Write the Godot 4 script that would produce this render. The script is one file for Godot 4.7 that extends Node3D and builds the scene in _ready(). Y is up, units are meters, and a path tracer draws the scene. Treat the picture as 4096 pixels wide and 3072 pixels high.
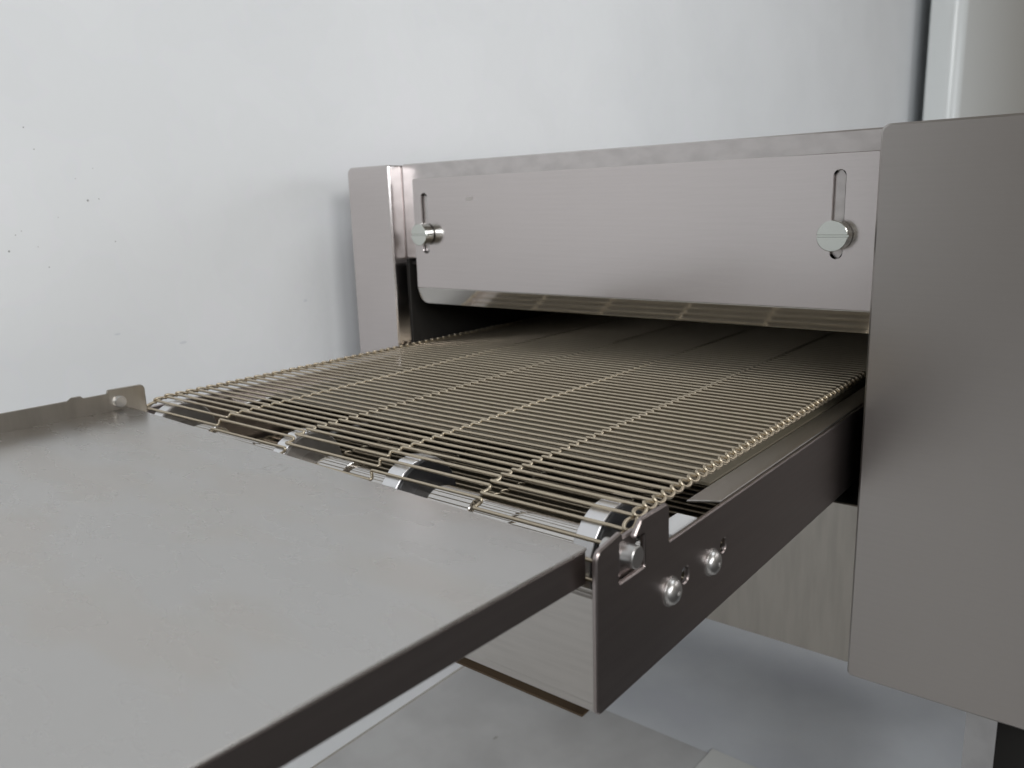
extends Node3D

const OY := 0.69            # height of the camera above the floor; the measurements below are taken from the camera
const YB := -0.15           # wire belt, upper run
const XC := 0.340           # axis of the drive shaft
const RB := 0.030           # radius on which the belt runs round the sprockets
const PITCH := 0.0097
const WIRE := 0.00106
const LINKS := [-0.6525, -0.549, -0.461, -0.371, -0.284, -0.190]

var mats := {}

func V(x: float, y: float, z: float) -> Vector3:
	return Vector3(x, y + OY, z)

func lin(r: float, g: float, b: float) -> Color:
	return Color(r, g, b).linear_to_srgb()

func _ready() -> void:
	setup_camera()
	setup_light()
	setup_materials()
	build_room()
	build_stand()
	build_oven()
	build_conveyor()
	build_tray()
	build_paper()

# ---------------------------------------------------------------- camera and light

func setup_camera() -> void:
	var cam := Camera3D.new()
	cam.name = "camera"
	add_child(cam)
	cam.position = V(0, 0, 0)
	cam.rotation_degrees = Vector3(-12.4346, -51.0197, -1.8176)
	cam.near = 0.02
	cam.far = 30.0
	var a := CameraAttributesPhysical.new()
	a.frustum_focal_length = 25.566
	a.exposure_aperture = 10.0
	a.frustum_focus_distance = 0.52
	a.frustum_near = 0.02
	a.frustum_far = 30.0
	cam.attributes = a
	cam.fov = 50.29
	cam.current = true

func setup_light() -> void:
	var env := Environment.new()
	env.background_mode = Environment.BG_COLOR
	env.background_color = lin(0.195, 0.178, 0.155)
	env.tonemap_mode = Environment.TONE_MAPPER_LINEAR
	env.tonemap_exposure = 0.88
	env.sdfgi_enabled = true
	env.ssao_enabled = true
	env.ssil_enabled = true
	var we := WorldEnvironment.new()
	we.name = "environment"
	we.environment = env
	add_child(we)
	lamp(V(-0.37, 1.21, 1.86), V(0.60, -0.05, -0.75), Vector2(0.8, 0.6), 2.2, Color(1.0, 0.995, 0.985), "square ceiling lamp behind the camera, turned to the wall")
	lamp(V(1.15, 1.60, 0.40), V(0.75, -0.40, -0.25), Vector2(1.1, 0.6), 0.55, Color(0.97, 0.99, 1.0), "long ceiling lamp hanging above the oven")
	lamp(V(-2.0, 1.15, 2.1), V(0.6, -0.5, -0.5), Vector2(1.4, 1.1), 4.8, Color(0.965, 0.985, 1.0), "added unseen fill panel far off beyond the tray end")  # added fill light, lifts the wall and the floor
	lamp(V(2.5, 0.35, 2.0), V(0.9, -0.6, -0.4), Vector2(1.6, 1.0), 1.1, Color(0.97, 0.985, 1.0), "added unseen fill panel, low and far off on the near side of the oven")  # added fill light, reaches the floor under the oven

func lamp(at: Vector3, to: Vector3, size: Vector2, energy: float, c: Color, label: String) -> void:
	var root := Node3D.new()
	root.name = "lamp_or_fill"  # used for the ceiling lamps and the added fill panels alike
	add_child(root, true)
	root.look_at_from_position(at, to, Vector3.UP)
	root.set_meta("label", label)
	root.set_meta("category", "lamp")
	root.set_meta("group", "ceiling lamps")
	var body := StandardMaterial3D.new()
	body.albedo_color = Color(0.8, 0.8, 0.8)
	var glow := StandardMaterial3D.new()
	glow.albedo_color = Color(0.9, 0.9, 0.9)
	glow.emission_enabled = true
	glow.emission = c
	glow.emission_energy_multiplier = 1.0
	var st := start()
	plate(st, rrect(-size.x / 2 - 0.03, -size.y / 2 - 0.03, size.x / 2 + 0.03, size.y / 2 + 0.03, [0.02, 0.02, 0.02, 0.02]), [], Vector3(0, 0, 0.012), Vector3.RIGHT, Vector3.UP, Vector3.BACK, 0.06, 0.004)
	commit(st, "housing", body, root)
	st = start()
	plate(st, rrect(-size.x / 2, -size.y / 2, size.x / 2, size.y / 2, [0.01, 0.01, 0.01, 0.01]), [], Vector3(0, 0, 0.004), Vector3.RIGHT, Vector3.UP, Vector3.BACK, 0.006, 0.001)
	commit(st, "diffuser", glow, root)
	var l := AreaLight3D.new()
	l.name = "light"
	l.area_size = size
	l.light_energy = energy
	l.light_color = c
	l.shadow_enabled = true
	l.area_range = 12.0
	root.add_child(l)

# ---------------------------------------------------------------- materials

func noise_tex(seed_: int, freq: float, octaves: int, lo: Color, hi: Color, size := 512, at0 := 0.0, at1 := 1.0) -> NoiseTexture2D:
	var n := FastNoiseLite.new()
	n.seed = seed_
	n.noise_type = FastNoiseLite.TYPE_SIMPLEX_SMOOTH
	n.frequency = freq
	n.fractal_octaves = octaves
	var t := NoiseTexture2D.new()
	t.width = size
	t.height = size
	t.seamless = true
	t.noise = n
	var g := Gradient.new()
	g.set_color(0, lo)
	g.set_color(1, hi)
	g.set_offset(0, at0)
	g.set_offset(1, at1)
	t.color_ramp = g
	return t

func grey(v: float) -> Color:
	return Color(v, v, v)

func steel(key: String, c: Color, rough: float, spread: float, stretch: Vector3, seed_: int, tint := 0.06) -> void:
	var m := StandardMaterial3D.new()
	m.resource_name = key
	m.albedo_color = c
	m.metallic = 1.0
	m.roughness = 1.0
	m.roughness_texture = noise_tex(seed_, 0.02, 5, grey(rough - spread), grey(rough + spread), 512, 0.25, 0.75)
	m.albedo_texture = noise_tex(seed_ + 7, 0.012, 5, grey(1.0 - tint), grey(1.0), 512, 0.2, 0.7)
	m.uv1_triplanar = true
	m.uv1_world_triplanar = true
	m.uv1_scale = stretch
	mats[key] = m

func plain(key: String, c: Color, rough: float, metal: float) -> StandardMaterial3D:
	var m := StandardMaterial3D.new()
	m.resource_name = key
	m.albedo_color = c
	m.roughness = rough
	m.metallic = metal
	mats[key] = m
	return m

func setup_materials() -> void:
	steel("steel_hood", lin(0.62, 0.585, 0.575), 0.33, 0.02, Vector3(9, 9, 5), 11, 0.05)
	steel("steel_gate", lin(0.62, 0.575, 0.565), 0.20, 0.010, Vector3(70, 70, 1.6), 13, 0.012)
	steel("steel_box", lin(0.44, 0.415, 0.40), 0.33, 0.002, Vector3(80, 80, 1.2), 21, 0.006)
	steel("steel_rail", lin(0.38, 0.335, 0.325), 0.31, 0.006, Vector3(1.2, 30, 30), 31, 0.02)
	steel("steel_front", lin(0.54, 0.515, 0.49), 0.33, 0.03, Vector3(40, 40, 2.5), 41, 0.03)
	steel("steel_tray", lin(0.58, 0.555, 0.525), 0.27, 0.035, Vector3(5.0, 5.0, 3.0), 51, 0.025)
	steel("steel_lower", lin(0.44, 0.415, 0.38), 0.33, 0.01, Vector3(14, 1.6, 14), 27, 0.045)
	steel("steel_stand", lin(0.55, 0.55, 0.56), 0.42, 0.02, Vector3(6, 6, 6), 61, 0.04)
	steel("polished", lin(0.58, 0.56, 0.53), 0.09, 0.02, Vector3(6, 6, 2), 71, 0.03)
	steel("flange", lin(0.62, 0.60, 0.58), 0.30, 0.004, Vector3(0.8, 60, 60), 75, 0.006)
	var tray: StandardMaterial3D = mats["steel_tray"]
	tray.albedo_color = Color.WHITE
	tray.albedo_texture = noise_tex(57, 0.004, 6, lin(0.548, 0.537, 0.524), lin(0.543, 0.519, 0.493), 1024, 0.40, 0.62)
	tray.roughness_texture = noise_tex(58, 0.012, 8, grey(0.245), grey(0.295), 1024, 0.3, 0.7)
	tray.uv1_scale = Vector3(2.6, 1.6, 1.2)
	plain("chrome", lin(0.62, 0.60, 0.58), 0.08, 1.0)
	plain("facet", lin(0.86, 0.86, 0.88), 0.40, 1.0)
	plain("smear", lin(0.525, 0.505, 0.48), 0.32, 1.0)
	plain("residue", lin(0.56, 0.525, 0.50), 0.30, 1.0)
	plain("zinc", lin(0.66, 0.68, 0.64), 0.20, 1.0)
	plain("screw_steel", lin(0.58, 0.57, 0.56), 0.36, 1.0)
	plain("wire", lin(0.60, 0.525, 0.41), 0.42, 1.0)
	plain("black_plastic", lin(0.014, 0.014, 0.016), 0.45, 0.0)
	plain("dark_disc", lin(0.16, 0.15, 0.14), 0.4, 0.6)
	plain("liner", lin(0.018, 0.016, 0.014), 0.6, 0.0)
	plain("pan", lin(0.115, 0.10, 0.072), 0.45, 0.0)
	plain("rust", lin(0.11, 0.075, 0.045), 0.5, 0.6)
	plain("nylon", lin(0.72, 0.73, 0.75), 0.45, 0.0)
	plain("speck", lin(0.38, 0.38, 0.38), 0.8, 0.0)
	plain("scuff", lin(0.70, 0.72, 0.75), 0.8, 0.0)
	plain("grime", lin(0.40, 0.39, 0.37), 0.8, 0.0)
	plain("cabinet_paint", lin(0.85, 0.88, 0.88), 0.22, 0.0)
	plain("paper", lin(0.86, 0.86, 0.83), 0.8, 0.0)
	var w := plain("wall_paint", Color.WHITE, 0.55, 0.0)
	w.albedo_texture = noise_tex(81, 0.006, 4, lin(0.79, 0.805, 0.822), lin(0.815, 0.83, 0.847), 512, 0.2, 0.8)
	w.uv1_triplanar = true
	w.uv1_world_triplanar = true
	w.uv1_scale = Vector3(1.3, 1.3, 1.3)
	w.heightmap_enabled = true
	w.heightmap_texture = noise_tex(82, 0.05, 4, grey(0.0), grey(1.0))
	w.heightmap_scale = 0.03
	var f := plain("floor_paint", Color.WHITE, 0.5, 0.0)
	f.albedo_texture = noise_tex(91, 0.008, 6, lin(0.74, 0.76, 0.80), lin(0.83, 0.85, 0.88), 512, 0.25, 0.75)
	f.uv1_triplanar = true
	f.uv1_world_triplanar = true
	f.uv1_scale = Vector3(1.1, 1.1, 1.1)
	var h := plain("sheet", Color.WHITE, 0.45, 0.0)
	h.albedo_texture = noise_tex(95, 0.01, 6, lin(0.56, 0.555, 0.55), lin(0.65, 0.645, 0.64), 512, 0.25, 0.75)
	h.uv1_triplanar = true
	h.uv1_world_triplanar = true
	h.uv1_scale = Vector3(1.4, 1.4, 1.4)

# ---------------------------------------------------------------- mesh helpers

func start() -> SurfaceTool:
	var st := SurfaceTool.new()
	st.begin(Mesh.PRIMITIVE_TRIANGLES)
	return st

func commit(st: SurfaceTool, called: String, m: Material, parent: Node3D) -> MeshInstance3D:
	var o := MeshInstance3D.new()
	o.name = called
	o.mesh = st.commit()
	o.material_override = m
	parent.add_child(o, true)
	return o

# a part whose mesh is written in the scene's own coordinates, under a thing that stands at its base
func part(st: SurfaceTool, called: String, key: String, parent: Node3D) -> MeshInstance3D:
	var o := commit(st, called, mats[key], parent)
	if parent.get_parent() == self and not parent is MeshInstance3D:
		o.position = -parent.position
	return o

func thing(called: String, label: String, category: String, at: Vector3) -> Node3D:
	var o := Node3D.new()
	o.name = called
	add_child(o, true)
	o.position = at
	o.set_meta("label", label)
	o.set_meta("category", category)
	return o

func tri(st: SurfaceTool, a: Vector3, b: Vector3, c: Vector3, na: Vector3, nb: Vector3, nc: Vector3) -> void:
	if (b - a).cross(c - a).dot(na + nb + nc) > 0.0:
		var t := b
		b = c
		c = t
		t = nb
		nb = nc
		nc = t
	st.set_normal(na)
	st.add_vertex(a)
	st.set_normal(nb)
	st.add_vertex(b)
	st.set_normal(nc)
	st.add_vertex(c)

func quad(st: SurfaceTool, a: Vector3, b: Vector3, c: Vector3, d: Vector3, n0: Vector3, n1: Vector3) -> void:
	# a, b share the normal n0, c, d share n1 (a-b and d-c are opposite edges: a b / d c)
	tri(st, a, b, c, n0, n0, n1)
	tri(st, a, c, d, n0, n1, n1)

func rrect(x0: float, y0: float, x1: float, y1: float, r: Array) -> PackedVector2Array:
	return round_poly([Vector2(x0, y0), Vector2(x1, y0), Vector2(x1, y1), Vector2(x0, y1)], r)

func round_poly(pts: Array, radii: Array, seg := 5) -> PackedVector2Array:
	var out := PackedVector2Array()
	var n := pts.size()
	for i in n:
		var p: Vector2 = pts[i]
		var r: float = radii[i]
		if r <= 0.0:
			out.append(p)
			continue
		var a: Vector2 = (pts[(i + n - 1) % n] - p).normalized()
		var b: Vector2 = (pts[(i + 1) % n] - p).normalized()
		var half := absf(a.angle_to(b)) / 2.0
		var d := r / tan(half)
		var c := p + (a + b).normalized() * (r / sin(half))
		var s := (p + a * d) - c
		var e := (p + b * d) - c
		var turn := s.angle_to(e)
		for k in seg + 1:
			out.append(c + s.rotated(turn * k / seg))
	return out

func signed_area(p: PackedVector2Array) -> float:
	var s := 0.0
	for i in p.size():
		s += p[i].cross(p[(i + 1) % p.size()])
	return s / 2.0

# moves every corner of a loop inwards by d (the loop runs anticlockwise)
func inset(p: PackedVector2Array, d: float) -> PackedVector2Array:
	var out := PackedVector2Array()
	var n := p.size()
	for i in n:
		var e0 := (p[i] - p[(i + n - 1) % n]).normalized()
		var e1 := (p[(i + 1) % n] - p[i]).normalized()
		var n0 := Vector2(-e0.y, e0.x)
		var n1 := Vector2(-e1.y, e1.x)
		var k := n0 + n1
		out.append(p[i] + k * (d / maxf(0.35, (1.0 + n0.dot(n1)))))
	return out

# a flat sheet: outline and holes in the u-v plane, t thick along w, edges chamfered by b
func plate(st: SurfaceTool, outer: PackedVector2Array, holes: Array, o: Vector3, u: Vector3, v: Vector3, w: Vector3, t: float, b: float, smooth := 0.8) -> void:
	if signed_area(outer) < 0.0:
		outer.reverse()
	var loops := [outer]
	var small := [inset(outer, b)]
	var cuts := []
	for h in holes:
		var hp: PackedVector2Array = h
		if signed_area(hp) > 0.0:
			hp.reverse()
		loops.append(hp)
		var grown := inset(hp, b)
		small.append(grown)
		var c := 0.0
		for q in grown:
			c += q.x / grown.size()
		cuts.append(c)
	cuts.sort()
	var faces := [small[0]]
	if holes.size() > 0:
		var edges := [-1000.0]
		edges.append_array(cuts)
		edges.append(1000.0)
		faces = []
		for i in edges.size() - 1:
			var strip := PackedVector2Array([Vector2(edges[i], -1000), Vector2(edges[i + 1], -1000), Vector2(edges[i + 1], 1000), Vector2(edges[i], 1000)])
			var pieces := Geometry2D.intersect_polygons(small[0], strip)
			for h in range(1, small.size()):
				var left := []
				for q in pieces:
					left.append_array(Geometry2D.clip_polygons(q, small[h]))
				pieces.assign(left)
			faces.append_array(pieces)
	for q in faces:
		var ids := Geometry2D.triangulate_polygon(q)
		for k in range(0, ids.size(), 3):
			var a3 := []
			for j in 3:
				var e: Vector2 = q[ids[k + j]]
				a3.append(o + u * e.x + v * e.y)
			tri(st, a3[0], a3[1], a3[2], -w, -w, -w)
			tri(st, a3[0] + w * t, a3[1] + w * t, a3[2] + w * t, w, w, w)
	for l in loops.size():
		var p: PackedVector2Array = loops[l]
		var s: PackedVector2Array = small[l]
		var n := p.size()
		var en := []
		for i in n:
			var e := (p[(i + 1) % n] - p[i]).normalized()
			en.append(Vector2(e.y, -e.x))
		for i in n:
			var j := (i + 1) % n
			var here: Vector2 = en[i]
			var na2: Vector2 = (here + en[(i + n - 1) % n]).normalized() if here.dot(en[(i + n - 1) % n]) > smooth else here
			var nb2: Vector2 = (here + en[j]).normalized() if here.dot(en[j]) > smooth else here
			var na := u * na2.x + v * na2.y
			var nb := u * nb2.x + v * nb2.y
			var pa := o + u * p[i].x + v * p[i].y
			var pb := o + u * p[j].x + v * p[j].y
			var sa := o + u * s[i].x + v * s[i].y
			var sb := o + u * s[j].x + v * s[j].y
			quad(st, pa + w * b, pa + w * (t - b), pb + w * (t - b), pb + w * b, na, nb)
			quad(st, sa, pa + w * b, pb + w * b, sb, (na - w).normalized(), (nb - w).normalized())
			quad(st, pa + w * (t - b), sa + w * t, sb + w * t, pb + w * (t - b), (na + w).normalized(), (nb + w).normalized())

func box(st: SurfaceTool, a: Vector3, b: Vector3, bevel := 0.0008) -> void:
	var lo := Vector3(minf(a.x, b.x), minf(a.y, b.y), minf(a.z, b.z))
	var hi := Vector3(maxf(a.x, b.x), maxf(a.y, b.y), maxf(a.z, b.z))
	var r := PackedVector2Array([Vector2(lo.x, lo.y), Vector2(hi.x, lo.y), Vector2(hi.x, hi.y), Vector2(lo.x, hi.y)])
	plate(st, r, [], Vector3(0, 0, lo.z), Vector3.RIGHT, Vector3.UP, Vector3.BACK, hi.z - lo.z, bevel)

# profile: points (radius, distance along the axis); sharp between segments unless the turn is slight
func lathe(st: SurfaceTool, o: Vector3, axis: Vector3, prof: Array, n := 32) -> void:
	var a := axis.normalized()
	var u := a.cross(Vector3.UP if absf(a.y) < 0.9 else Vector3.RIGHT).normalized()
	var v := a.cross(u)
	var seg := []
	for i in prof.size() - 1:
		var d: Vector2 = (prof[i + 1] - prof[i]).normalized()
		seg.append(Vector2(d.y, -d.x))
	for i in seg.size():
		var here: Vector2 = seg[i]
		var m0: Vector2 = (here + seg[i - 1]).normalized() if i > 0 and here.dot(seg[i - 1]) > 0.75 else here
		var m1: Vector2 = (here + seg[i + 1]).normalized() if i + 1 < seg.size() and here.dot(seg[i + 1]) > 0.75 else here
		var p0: Vector2 = prof[i]
		var p1: Vector2 = prof[i + 1]
		for k in n:
			var r0 := u * cos(TAU * k / n) + v * sin(TAU * k / n)
			var r1 := u * cos(TAU * (k + 1) / n) + v * sin(TAU * (k + 1) / n)
			var q00 := o + r0 * p0.x + a * p0.y
			var q01 := o + r1 * p0.x + a * p0.y
			var q10 := o + r0 * p1.x + a * p1.y
			var q11 := o + r1 * p1.x + a * p1.y
			var n00 := r0 * m0.x + a * m0.y
			var n01 := r1 * m0.x + a * m0.y
			var n10 := r0 * m1.x + a * m1.y
			var n11 := r1 * m1.x + a * m1.y
			if p0.x > 1e-7:
				tri(st, q00, q01, q11, n00, n01, n11)
			if p1.x > 1e-7:
				tri(st, q00, q11, q10, n00, n11, n10)

func tube(st: SurfaceTool, pts: Array, r: float, n := 6) -> void:
	var up := Vector3.UP
	var rings := []
	var dirs := []
	for i in pts.size():
		var d: Vector3 = (pts[mini(i + 1, pts.size() - 1)] - pts[maxi(i - 1, 0)]).normalized()
		if absf(d.dot(up)) > 0.95:
			up = d.cross(Vector3.RIGHT).normalized()
		var s := d.cross(up).normalized()
		up = s.cross(d).normalized()
		var ring := []
		for k in n:
			ring.append(s * cos(TAU * k / n) + up * sin(TAU * k / n))
		rings.append(ring)
		dirs.append(d)
	for i in pts.size() - 1:
		for k in n:
			var j := (k + 1) % n
			var a: Vector3 = rings[i][k]
			var b: Vector3 = rings[i][j]
			var c: Vector3 = rings[i + 1][j]
			var d: Vector3 = rings[i + 1][k]
			tri(st, pts[i] + a * r, pts[i] + b * r, pts[i + 1] + c * r, a, b, c)
			tri(st, pts[i] + a * r, pts[i + 1] + c * r, pts[i + 1] + d * r, a, c, d)
	for e in [0, pts.size() - 1]:
		var out: Vector3 = dirs[e] * (-1.0 if e == 0 else 1.0)
		for k in range(1, n - 1):
			tri(st, pts[e] + rings[e][0] * r, pts[e] + rings[e][k] * r, pts[e] + rings[e][k + 1] * r, out, out, out)

func soften(pts: Array) -> Array:
	var out := [pts[0]]
	for i in pts.size() - 1:
		out.append(pts[i].lerp(pts[i + 1], 0.25))
		out.append(pts[i].lerp(pts[i + 1], 0.75))
	out.append(pts[pts.size() - 1])
	return out

# ---------------------------------------------------------------- setting

func build_room() -> void:
	var st := start()
	box(st, V(-3.0, -0.69, -0.88), V(6.4, 1.9, -0.78), 0.002)
	var wall := commit(st, "wall", mats.wall_paint, self)
	wall.set_meta("kind", "structure")
	var spots := [[0.3569, 0.0147, 2.2], [0.3671, 0.016, 1.1], [0.2848, -0.0267, 1.9], [0.3114, 0.0765, 1.3], [0.3173, 0.0587, 1.1], [0.3771, -0.0233, 1.3], [0.3152, -0.0425, 1.2], [0.3486, 0.0341, 0.9], [0.2918, -0.0133, 1.0], [0.3653, 0.0432, 0.8], [0.3291, 0.0004, 0.8], [0.2971, -0.0101, 0.9], [0.3085, -0.0242, 0.8]]
	for s in spots:
		st = start()
		lathe(st, V(s[0], s[1], -0.7802), Vector3.BACK, [Vector2(s[2] * 0.0005, 0.0), Vector2(s[2] * 0.00042, 0.0005), Vector2(0.0, 0.0007)], 9)
		commit(st, "speck", mats.speck, wall)
	for s in [[0.4326, -0.128, 0.004, 0.0012], [0.5881, -0.1024, 0.003, 0.0015], [0.3674, -0.1101, 0.003, 0.001]]:
		st = start()
		var e := PackedVector2Array()
		for k in 14:
			e.append(Vector2(cos(TAU * k / 14) * s[2], sin(TAU * k / 14) * s[3] * (1.0 + 0.3 * sin(k * 2.3))))
		plate(st, e, [], V(s[0], s[1], -0.7801), Vector3.RIGHT, Vector3.UP, Vector3.BACK, 0.0003, 0.0001)
		commit(st, "scuff", mats.scuff, wall)
	st = start()
	box(st, V(-3.0, -0.79, -0.78), V(6.4, -0.69, 3.0), 0.002)
	var fl := commit(st, "floor", mats.floor_paint, self)
	fl.set_meta("kind", "structure")
	st = start()
	box(st, V(-2.0, -0.6899, -0.7785), V(0.857, -0.6892, 0.05), 0.0002)
	var sheet := commit(st, "floor_sheet", mats.sheet, self)
	sheet.set_meta("kind", "structure")
	var mat := StandardMaterial3D.new()
	mat.albedo_color = lin(0.022, 0.02, 0.019)
	mat.roughness = 0.8
	st = start()
	plate(st, rrect(-2.2, 0.06, 2.2, 1.9, [0.02, 0.02, 0.02, 0.02]), [], V(0, -0.69, 0), Vector3.RIGHT, Vector3.BACK, Vector3.UP, 0.012, 0.004)
	var dark_sheet := commit(st, "added_dark_sheet", mat, self)  # added out of view so the near steel faces mirror something dark
	dark_sheet.set_meta("label", "added unseen dark sheet on the floor, mirrored by the near steel faces")
	dark_sheet.set_meta("category", "added dark sheet")
	var rng := RandomNumberGenerator.new()
	rng.seed = 5
	for s in [[0.62, -0.645, 0.012, 0.002, 0.2], [0.66, -0.60, 0.004, 0.0015, 0.5], [0.72, -0.63, 0.004, 0.002, 0.0]]:
		st = start()
		var e := PackedVector2Array()
		for k in 18:
			var wob := 1.0 + rng.randf_range(-0.25, 0.25)
			e.append(Vector2(cos(TAU * k / 18) * s[2], sin(TAU * k / 18) * s[3]).rotated(s[4]) * wob)
		plate(st, e, [], V(s[0], -0.6893 if s[0] < 0.85 else -0.69, s[1]), Vector3.RIGHT, Vector3.BACK, Vector3.UP, 0.0004, 0.0001)
		commit(st, "stain", mats.grime, fl)
	# shallow cabinet along the same wall further on, a gap behind it, its upright edge rounded
	var c := thing("wall_cabinet", "pale grey cabinet with a rounded upright edge by the wall beyond the oven", "cabinet", V(4.6, -0.69, -0.68))
	st = start()
	var prof := round_poly([Vector2(3.20, -0.73), Vector2(6.0, -0.73), Vector2(6.0, -0.622), Vector2(3.20, -0.622)], [0.006, 0.0, 0.0, 0.045], 12)
	plate(st, prof, [], V(0, -0.64, 0), Vector3.RIGHT, Vector3.BACK, Vector3.UP, 2.3, 0.003)
	part(st, "body", "cabinet_paint", c)
	st = start()
	box(st, V(3.26, -0.69, -0.72), V(5.95, -0.64, -0.66), 0.002)
	part(st, "plinth", "liner", c)

func build_paper() -> void:
	var st := start()
	plate(st, round_poly([Vector2(0, 0), Vector2(-0.20, 0), Vector2(-0.20, 0.297), Vector2(0, 0.297)], [0.001, 0.001, 0.001, 0.001], 2), [], V(0.867, -0.6888, -0.391), Vector3(0.999, 0, 0.03), Vector3(-0.03, 0, 0.999), Vector3.UP, 0.0006, 0.0002)
	var o := commit(st, "paper_sheet", mats.paper, self)
	o.set_meta("label", "corner of a white sheet lying on the floor under the conveyor")
	o.set_meta("category", "paper")

func build_stand() -> void:
	var s := thing("oven_stand", "steel stand with angle legs carrying the oven", "stand", V(0.95, -0.69, -0.38))
	for p in [[0.652, -0.086, 1.0], [1.22, -0.086, -1.0], [1.10, -0.70, 1.0], [1.22, -0.70, -1.0]]:
		var st := start()
		var x: float = p[0]
		var z: float = p[1]
		var d: float = p[2]
		# an angle section: one wing faces the conveyor, the other runs back
		var prof := PackedVector2Array([Vector2(0, 0), Vector2(0, 0.021), Vector2(0.003, 0.021), Vector2(0.003, 0.003), Vector2(0.04, 0.003), Vector2(0.04, 0)])
		plate(st, prof, [], V(x, -0.69, z), Vector3(d, 0, 0), Vector3.BACK, Vector3.UP, 0.3155 - 0.002, 0.0006)
		part(st, "leg", "steel_stand", s)
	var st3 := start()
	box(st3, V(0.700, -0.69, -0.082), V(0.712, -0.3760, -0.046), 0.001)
	part(st3, "leg_shade_strip", "liner", s)  # near-black strip, stands in for the shade inside the leg
	var st2 := start()
	box(st2, V(1.12, -0.60, -0.678), V(1.20, -0.57, -0.066), 0.002)
	part(st2, "crossbar", "steel_stand", s)

# ---------------------------------------------------------------- oven

func slot(cx: float, y0: float, y1: float, half: float) -> PackedVector2Array:
	return rrect(cx - half, y0, cx + half, y1, [half * 0.98, half * 0.98, half * 0.98, half * 0.98])

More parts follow.
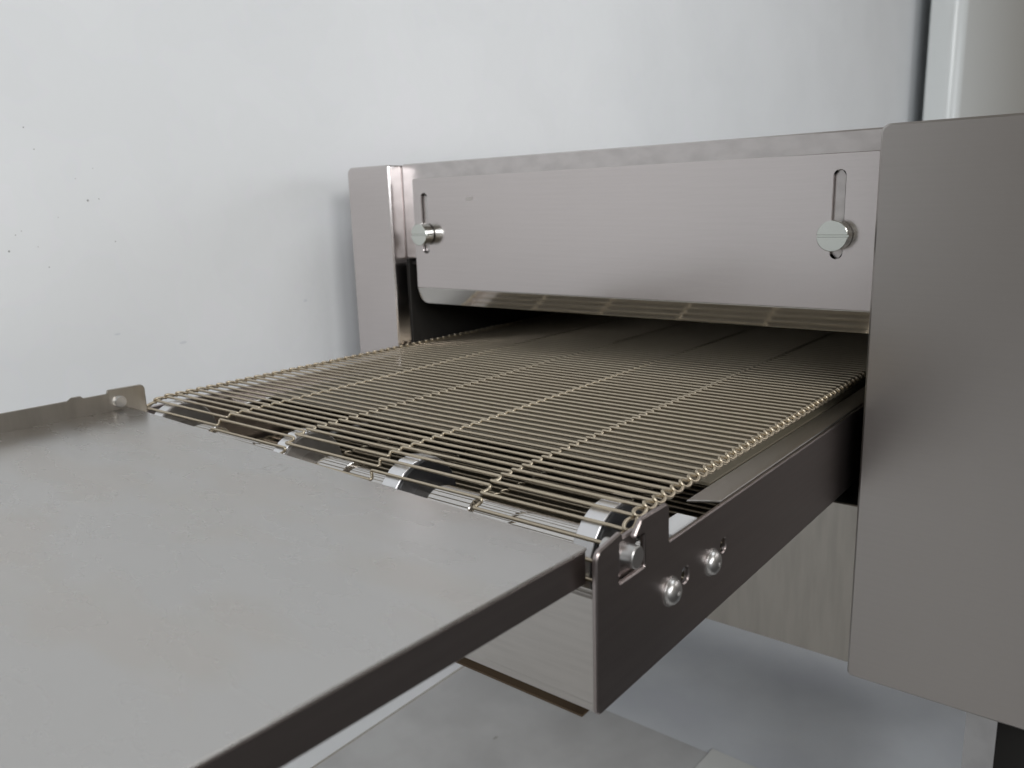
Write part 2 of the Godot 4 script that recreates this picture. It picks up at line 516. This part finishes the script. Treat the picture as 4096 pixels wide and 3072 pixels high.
func build_oven() -> void:
	var o := thing("conveyor_oven", "stainless steel conveyor oven with an adjustable gate over its dark opening", "oven", V(0.93, -0.3745, -0.35))
	var st := start()
	# control box: the wide plain face on the near side (profile in z-y, extruded along x)
	plate(st, rrect(-0.1665, -0.3745, 0.32, 0.0455, [0.004, 0.004, 0.006, 0.006]), [], V(0.617, 0, 0), Vector3.BACK, Vector3.UP, Vector3.RIGHT, 0.64, 0.0016)
	part(st, "control_box", "steel_box", o)
	st = start()
	plate(st, rrect(-0.7245, -0.3745, -0.658, 0.0438, [0.002, 0.002, 0.002, 0.007]), [], V(0.617, 0, 0), Vector3.BACK, Vector3.UP, Vector3.RIGHT, 0.64, 0.0014)
	part(st, "side_column", "steel_gate", o)
	st = start()
	plate(st, rrect(-0.6575, -0.055, -0.1670, 0.0446, [0.003, 0.003, 0.003, 0.003]), [], V(0.636, 0, 0), Vector3.BACK, Vector3.UP, Vector3.RIGHT, 0.003, 0.0012)
	part(st, "hood_frame", "steel_hood", o)
	st = start()
	box(st, V(0.640, 0.040, -0.6575), V(1.25, 0.0432, -0.1670))
	part(st, "top_cover", "steel_hood", o)
	# the gate that slides up and down behind two slotted thumb screws
	st = start()
	plate(st, rrect(-0.640, -0.0860, -0.1688, 0.0288, [0.001, 0.001, 0.003, 0.003]), [slot(-0.1972, -0.0478, 0.0168, 0.0043), slot(-0.6238, -0.0490, 0.0134, 0.0043)], V(0.6330, 0, 0), Vector3.BACK, Vector3.UP, Vector3.RIGHT, 0.0022, 0.0004)
	var gate := part(st, "gate", "steel_gate", o)
	st = start()
	var down := Vector3(0.0040, -0.0170, 0).normalized()
	var back := Vector3(0.0170, 0.0040, 0).normalized()
	plate(st, round_poly([Vector2(-0.640, 0.0), Vector2(-0.1672, 0.0), Vector2(-0.1672, 0.0178), Vector2(-0.640, 0.0178)], [0.0, 0.0, 0.0, 0.011]), [], V(0.6332, -0.0861, 0), Vector3.BACK, down, back, 0.0016, 0.0004)
	var lip := commit(st, "gate_lip", mats.polished, gate)
	lip.set_meta("label", "polished lower lip of the gate")
	# tape residue left on the gate and the frame above it
	for q in [[-0.5600, 0.0060, 0.0100, 0.0030, 0.6326]]:
		st = start()
		var rag := PackedVector2Array()
		for n in 24:
			var a2 := TAU * n / 24.0
			var c2 := Vector2(signf(cos(a2)) * pow(absf(cos(a2)), 0.35), signf(sin(a2)) * pow(absf(sin(a2)), 0.35))
			var wob := 1.0 + 0.10 * sin(n * 2.7 + q[0] * 90.0)
			rag.append(Vector2(q[0] + c2.x * q[2] * 0.5 * wob, q[1] + c2.y * q[3] * 0.5 * wob))
		plate(st, rag, [], V(q[4] + 0.00035, 0, 0), Vector3.BACK, Vector3.UP, Vector3.RIGHT, 0.0001, 0.00002)
		commit(st, "tape_residue", mats.residue, gate)
	for k in [[-0.1968, -0.0305], [-0.6215, -0.0290]]:
		st = start()
		var c := V(0.6318, k[1], k[0])
		# head: a collar with two half-moon lands that leave a screwdriver slot between them
		lathe(st, c, Vector3.LEFT, [Vector2(0.0, 0.0), Vector2(0.0108, 0.0), Vector2(0.0113, 0.0005), Vector2(0.0113, 0.0095), Vector2(0.0, 0.0095)], 40)
		for s in [1.0, -1.0]:
			var half := PackedVector2Array()
			for q in 25:
				var a := PI * q / 24.0
				half.append(Vector2(cos(a) * 0.0113, maxf(sin(a) * 0.0113, 0.0007) * s))
			plate(st, half, [], c + Vector3(-0.0094, 0, 0), Vector3.BACK, Vector3.UP, Vector3.LEFT, 0.0024, 0.0004)
		part(st, "thumb_screw", "zinc", o)
	st = start()
	plate(st, rrect(-0.6575, -0.3735, -0.1672, -0.2385, [0.001, 0.001, 0.001, 0.001]), [], V(0.634, 0, 0), Vector3.BACK, Vector3.UP, Vector3.RIGHT, 0.003, 0.0008)
	part(st, "lower_panel", "steel_lower", o)
	# baking chamber behind the opening
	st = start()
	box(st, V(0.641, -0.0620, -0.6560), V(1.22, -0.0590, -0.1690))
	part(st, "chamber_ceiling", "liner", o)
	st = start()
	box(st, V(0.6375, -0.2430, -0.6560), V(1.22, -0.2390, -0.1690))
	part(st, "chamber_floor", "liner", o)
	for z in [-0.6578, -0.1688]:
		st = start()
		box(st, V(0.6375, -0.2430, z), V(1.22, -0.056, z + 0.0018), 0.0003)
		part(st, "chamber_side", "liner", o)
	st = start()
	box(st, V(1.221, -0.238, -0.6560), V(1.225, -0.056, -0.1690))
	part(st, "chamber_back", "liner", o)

# ---------------------------------------------------------------- conveyor

func on_belt(s: float, z: float, h: float) -> Vector3:
	if s >= 0.0:
		return V(XC + s, YB + h, z)
	var a := -s / RB
	if a <= PI:
		return V(XC - (RB + h) * sin(a), YB - RB + (RB + h) * cos(a), z)
	return V(XC + (-s - PI * RB), YB - 2.0 * RB - h, z)

# the run of one wire across the belt: pairs of (s, z, h), s along the belt from this wire
func wire_run() -> Array:
	var pts := []
	var jog := -0.64 * PITCH
	var z0: float = LINKS[0]
	var z5: float = LINKS[5]
	# far edge loop, mirrored from the near one
	var loop := [[0.0, -0.012, 0.0]]
	for k in 11:
		var phi := deg_to_rad(-18.0 + 34.0 * k)
		var h: float = [0.0, 0.0, -0.0006, -0.0013, -0.0012, 0.0, 0.0016, 0.0020, 0.0016, 0.0005, -0.0010][k]
		loop.append([PITCH * 0.56 * (cos(phi) - 1.0), -0.0020 + 0.0020 * sin(phi), h])
	var a := []
	for q in loop:
		a.append(Vector3(q[0] + jog, z0 - q[1], q[2]))
	a.reverse()
	pts.append_array(soften(a))
	var e := 0.0015
	for j in range(1, 5):
		var zb: float = LINKS[j]
		var s0 := jog if j % 2 == 1 else 0.0
		var s1 := 0.0 if j % 2 == 1 else jog
		var g := signf(s1 - s0)
		pts.append(Vector3(s0, zb - 0.012, 0.0))
		pts.append_array(soften([Vector3(s0, zb - 0.002, 0.0), Vector3(s0, zb + e * 0.5, 0.0), Vector3(s0 + g * 0.0008, zb + e, -0.0004), Vector3(s0 + g * 0.0018, zb + e * 0.7, -0.0014), Vector3(s1 - g * 0.0018, zb - e * 0.7, -0.0014), Vector3(s1 - g * 0.0008, zb - e, -0.0004), Vector3(s1, zb - e * 0.5, 0.0), Vector3(s1, zb + 0.002, 0.0)]))
		pts.append(Vector3(s1, zb + 0.012, 0.0))
	a = []
	for q in loop:
		a.append(Vector3(q[0] + jog, z5 + q[1], q[2]))
	pts.append_array(soften(a))
	return pts

func wire_mesh(s: float) -> SurfaceTool:
	var st := start()
	var pts := []
	for q in wire_run():
		pts.append(on_belt(s + q.x, q.y, q.z))
	tube(st, pts, WIRE, 6)
	return st

func rail_profile() -> PackedVector2Array:
	return round_poly([
		Vector2(0.2735, -0.2255), Vector2(0.96, -0.2255), Vector2(0.96, -0.1655), Vector2(0.3392, -0.1645), Vector2(0.3388, -0.1442), Vector2(0.3122, -0.1438), Vector2(0.3042, -0.1516),
		Vector2(0.3145, -0.1520), Vector2(0.3150, -0.1685), Vector2(0.2922, -0.1685), Vector2(0.2916, -0.1493), Vector2(0.2958, -0.1488), Vector2(0.2945, -0.1440), Vector2(0.2735, -0.1470)],
		[0.003, 0.0, 0.0, 0.0006, 0.003, 0.003, 0.001, 0.001, 0.001, 0.001, 0.0008, 0.0008, 0.0015, 0.005], 4)

func far_profile() -> PackedVector2Array:
	return round_poly([Vector2(0.2735, -0.2255), Vector2(0.96, -0.2255), Vector2(0.96, -0.1645), Vector2(0.35, -0.1580), Vector2(0.315, -0.1590), Vector2(0.2735, -0.1700)], [0.003, 0.0, 0.0, 0.002, 0.004, 0.004], 4)

func build_conveyor() -> void:
	var o := thing("belt_conveyor", "wire mesh belt conveyor in a stainless steel frame reaching out of the oven", "conveyor", V(0.6, -0.2265, -0.42))
	for z in [-0.1808, -0.6645]:
		var st := start()
		var near: bool = z > -0.3
		var holes := [rrect(0.3530, -0.1935, 0.3605, -0.1850, [0.003, 0.003, 0.003, 0.003]), rrect(0.3990, -0.1935, 0.4060, -0.1855, [0.003, 0.003, 0.003, 0.003])]
		plate(st, rail_profile() if near else far_profile(), holes if near else [], V(0, 0, z), Vector3.RIGHT, Vector3.UP, Vector3.BACK, 0.0028, 0.0007)
		var side := part(st, "side_plate", "steel_rail", o)
		# inward top flange of the rail
		st = start()
		var zi: float = -0.1812 if near else -0.6613
		var dir := -1.0 if near else 1.0
		plate(st, PackedVector2Array([Vector2(0.405, 0), Vector2(0.96, 0), Vector2(0.96, 0.021), Vector2(0.405, 0.021)]), [], V(0, -0.1662, zi), Vector3.RIGHT, Vector3(0, -0.004 / 0.021, dir), Vector3.UP, 0.0016, 0.0005)
		commit(st, "top_flange", mats.flange, side)
		if near:
			for c in [[0.3408, -0.1918], [0.3874, -0.1938]]:
				st = start()
				lathe(st, V(c[0], c[1], -0.1782), Vector3.BACK, [Vector2(0.0078, 0.0), Vector2(0.0078, 0.0009), Vector2(0.0070, 0.0009), Vector2(0.0069, 0.0016), Vector2(0.0063, 0.0030), Vector2(0.0050, 0.0041), Vector2(0.0030, 0.0048), Vector2(0.0014, 0.0050), Vector2(0.0012, 0.0040), Vector2(0.0, 0.0040)], 28)
				commit(st, "screw", mats.screw_steel, side)
	# cross plate at the open end, with its raised panel and the pan below
	var s2 := start()
	plate(s2, rrect(-0.6612, -0.2290, -0.1815, -0.1690, [0.001, 0.001, 0.001, 0.001]), [], V(0.2800, 0, 0), Vector3.BACK, Vector3.UP, Vector3.RIGHT, 0.0018, 0.0004)
	var fp := part(s2, "front_plate", "steel_front", o)
	s2 = start()
	plate(s2, round_poly([Vector2(-0.2555, -0.2235), Vector2(-0.1817, -0.2235), Vector2(-0.1817, -0.1700), Vector2(-0.2555, -0.1700)], [0.008, 0.001, 0.001, 0.001], 7), [], V(0.2772, 0, 0), Vector3.BACK, Vector3.UP, Vector3.RIGHT, 0.0026, 0.0010)
	commit(s2, "raised_panel", mats.steel_front, fp)
	s2 = start()
	box(s2, V(0.2795, -0.2337, -0.655), V(0.60, -0.2326, -0.1905), 0.0003)
	part(s2, "drip_pan", "rust", o)
	s2 = start()
	box(s2, V(0.300, -0.2285, -0.660), V(0.605, -0.2270, -0.182), 0.0003)
	part(s2, "bottom_plate", "pan", o)
	s2 = start()
	box(s2, V(0.437, -0.1700, -0.655), V(0.955, -0.1680, -0.2030), 0.0005)
	part(s2, "support_plate", "pan", o)
	# drive shaft with collars and sprockets
	s2 = start()
	lathe(s2, V(XC, YB - RB, -0.6600), Vector3.BACK, [Vector2(0.0, 0.0), Vector2(0.0112, 0.0), Vector2(0.0115, 0.0003), Vector2(0.0115, 0.4777), Vector2(0.0112, 0.4780), Vector2(0.0, 0.4780)], 40)
	part(s2, "drive_shaft", "chrome", o)
	for z in [[-0.2190, -0.2070], [-0.3605, -0.3475], [-0.4720, -0.4600], [-0.6370, -0.6250]]:
		var zs: Array = z
		var width: float = zs[1] - zs[0]
		s2 = start()
		var hub := V(XC, YB - RB, zs[0])
		var n := 18
		var ring := PackedVector2Array()
		for k in n:
			ring.append(Vector2.from_angle(TAU * (k + 0.28) / n) * 0.0288)
		plate(s2, ring, [], hub, Vector3.RIGHT, Vector3.UP, Vector3.BACK, width, 0.0004, 0.99)
		var sp := part(s2, "sprocket", "facet", o)
		s2 = start()
		lathe(s2, hub + Vector3(0, 0, width), Vector3.BACK, [Vector2(0.0274, 0.0), Vector2(0.0274, 0.0012), Vector2(0.0268, 0.0018), Vector2(0.0, 0.0018)], 40)
		commit(s2, "disc", mats.black_plastic if zs[1] > -0.4 else mats.dark_disc, sp)
		if zs[1] < -0.3:
			s2 = start()
			lathe(s2, hub + Vector3(0, 0, width + 0.0018), Vector3.BACK, [Vector2(0.0142, 0.0), Vector2(0.0142, 0.044), Vector2(0.0137, 0.0445), Vector2(0.0116, 0.0445)], 40)
			commit(s2, "collar", mats.chrome, sp)
	# shaft end in the hook of the near side plate, and the bearing behind it
	s2 = start()
	lathe(s2, V(0.3035, -0.1590, -0.1930), Vector3.BACK, [Vector2(0.0, 0.0), Vector2(0.0055, 0.0), Vector2(0.0055, 0.0175), Vector2(0.0050, 0.0180), Vector2(0.0, 0.0180)], 24)
	part(s2, "axle_pin", "screw_steel", o)
	s2 = start()
	box(s2, V(0.3520, -0.1920, -0.1965), V(0.3800, -0.1668, -0.1822), 0.0015)
	part(s2, "bearing_block", "nylon", o)
	s2 = start()
	box(s2, V(0.297, -0.1700, -0.1850), V(0.313, -0.1500, -0.1815), 0.0008)
	part(s2, "bracket", "steel_rail", o)
	# the belt: one wire after another, hooked together
	var belt := Node3D.new()
	belt.name = "belt"
	o.add_child(belt)
	belt.position = -o.position
	var flat := wire_mesh(0.0171).commit()
	var rows := 64
	var s_first := 0.0066
	var back_rows := int((PI * RB) / PITCH) + 2
	var wrapped := range(-back_rows, 2)
	for k in wrapped:
		var sw: float = s_first + k * PITCH
		if sw + PI * RB < -0.020:
			continue
		commit(wire_mesh(sw), "wire", mats.wire, belt)
	for k in range(2, rows):
		var w := MeshInstance3D.new()
		w.name = "wire"
		w.mesh = flat
		w.material_override = mats.wire
		belt.add_child(w, true)
		w.position = Vector3(s_first + k * PITCH - 0.0171, 0, 0)
	var low := wire_mesh(-PI * RB - 0.0171).commit()
	for k in range(-back_rows - 90, -4):
		var sw: float = s_first + k * PITCH
		if sw + PI * RB < -0.020 and sw + PI * RB > -0.60:
			var w := MeshInstance3D.new()
			w.name = "wire"
			w.mesh = low
			w.material_override = mats.wire
			belt.add_child(w, true)
			w.position = Vector3(-(sw + PI * RB) - 0.0171, 0, 0)

# ---------------------------------------------------------------- tray

func build_tray() -> void:
	var u := Vector3(0.99885, 0, 0.04798)
	var w := Vector3(-0.04798, 0, 0.99885)
	var r := V(0.2784, -0.1475, -0.1855)
	var wide := 0.4445
	var long := 0.62
	var o := thing("exit_tray", "flat stainless steel exit tray hung at the open end of the conveyor", "tray", r - w * wide / 2 - u * long / 2)
	var st := start()
	plate(st, round_poly([Vector2(-long, -wide), Vector2(0, -wide), Vector2(0, 0), Vector2(-long, 0)], [0.002, 0.001, 0.0015, 0.002], 3), [], r - Vector3.UP * 0.0016, u, w, Vector3.UP, 0.0016, 0.0006)
	part(st, "tray_sheet", "steel_tray", o)
	st = start()
	plate(st, PackedVector2Array([Vector2(-long, -0.0170), Vector2(-0.0012, -0.0170), Vector2(-0.0012, -0.0014), Vector2(-long, -0.0014)]), [], r - w * 0.0020, u, Vector3.UP, w, 0.0016, 0.0004)
	part(st, "side_flange", "steel_rail", o)
	# a ring left on the sheet
	st = start()
	var ring := []
	for k in 33:
		var a := 0.5 + TAU * 0.86 * k / 32.0
		ring.append(r + Vector3.UP * 0.00002 - u * (0.020 - cos(a) * 0.0072) - w * (0.212 - sin(a) * 0.0072))
	tube(st, ring, 0.00010, 4)
	part(st, "ring_mark", "smear", o)
	# upright guard along the far edge with a raised ear, its round pin and a small hook
	st = start()
	var prof := round_poly([Vector2(-long, -0.012), Vector2(0.0122, -0.012), Vector2(0.0122, 0.0166), Vector2(-0.0165, 0.0168), Vector2(-0.0175, 0.0140), Vector2(-0.0345, 0.0140), Vector2(-0.0365, 0.0160), Vector2(-0.0430, 0.0160), Vector2(-0.0460, 0.0140), Vector2(-long, 0.0140)], [0.0, 0.002, 0.0042, 0.0006, 0.0006, 0.0006, 0.001, 0.001, 0.0006, 0.0], 4)
	plate(st, prof, [], r - w * (wide + 0.0018), u, Vector3.UP, w, 0.0018, 0.0005)
	var guard := part(st, "guard", "steel_lower", o)
	st = start()
	lathe(st, r - w * wide - u * 0.0092 + Vector3.UP * 0.0066, w, [Vector2(0.0046, 0.0), Vector2(0.0046, 0.0035), Vector2(0.0040, 0.0045), Vector2(0.0, 0.0048)], 24)
	commit(st, "pin", mats.screw_steel, guard)
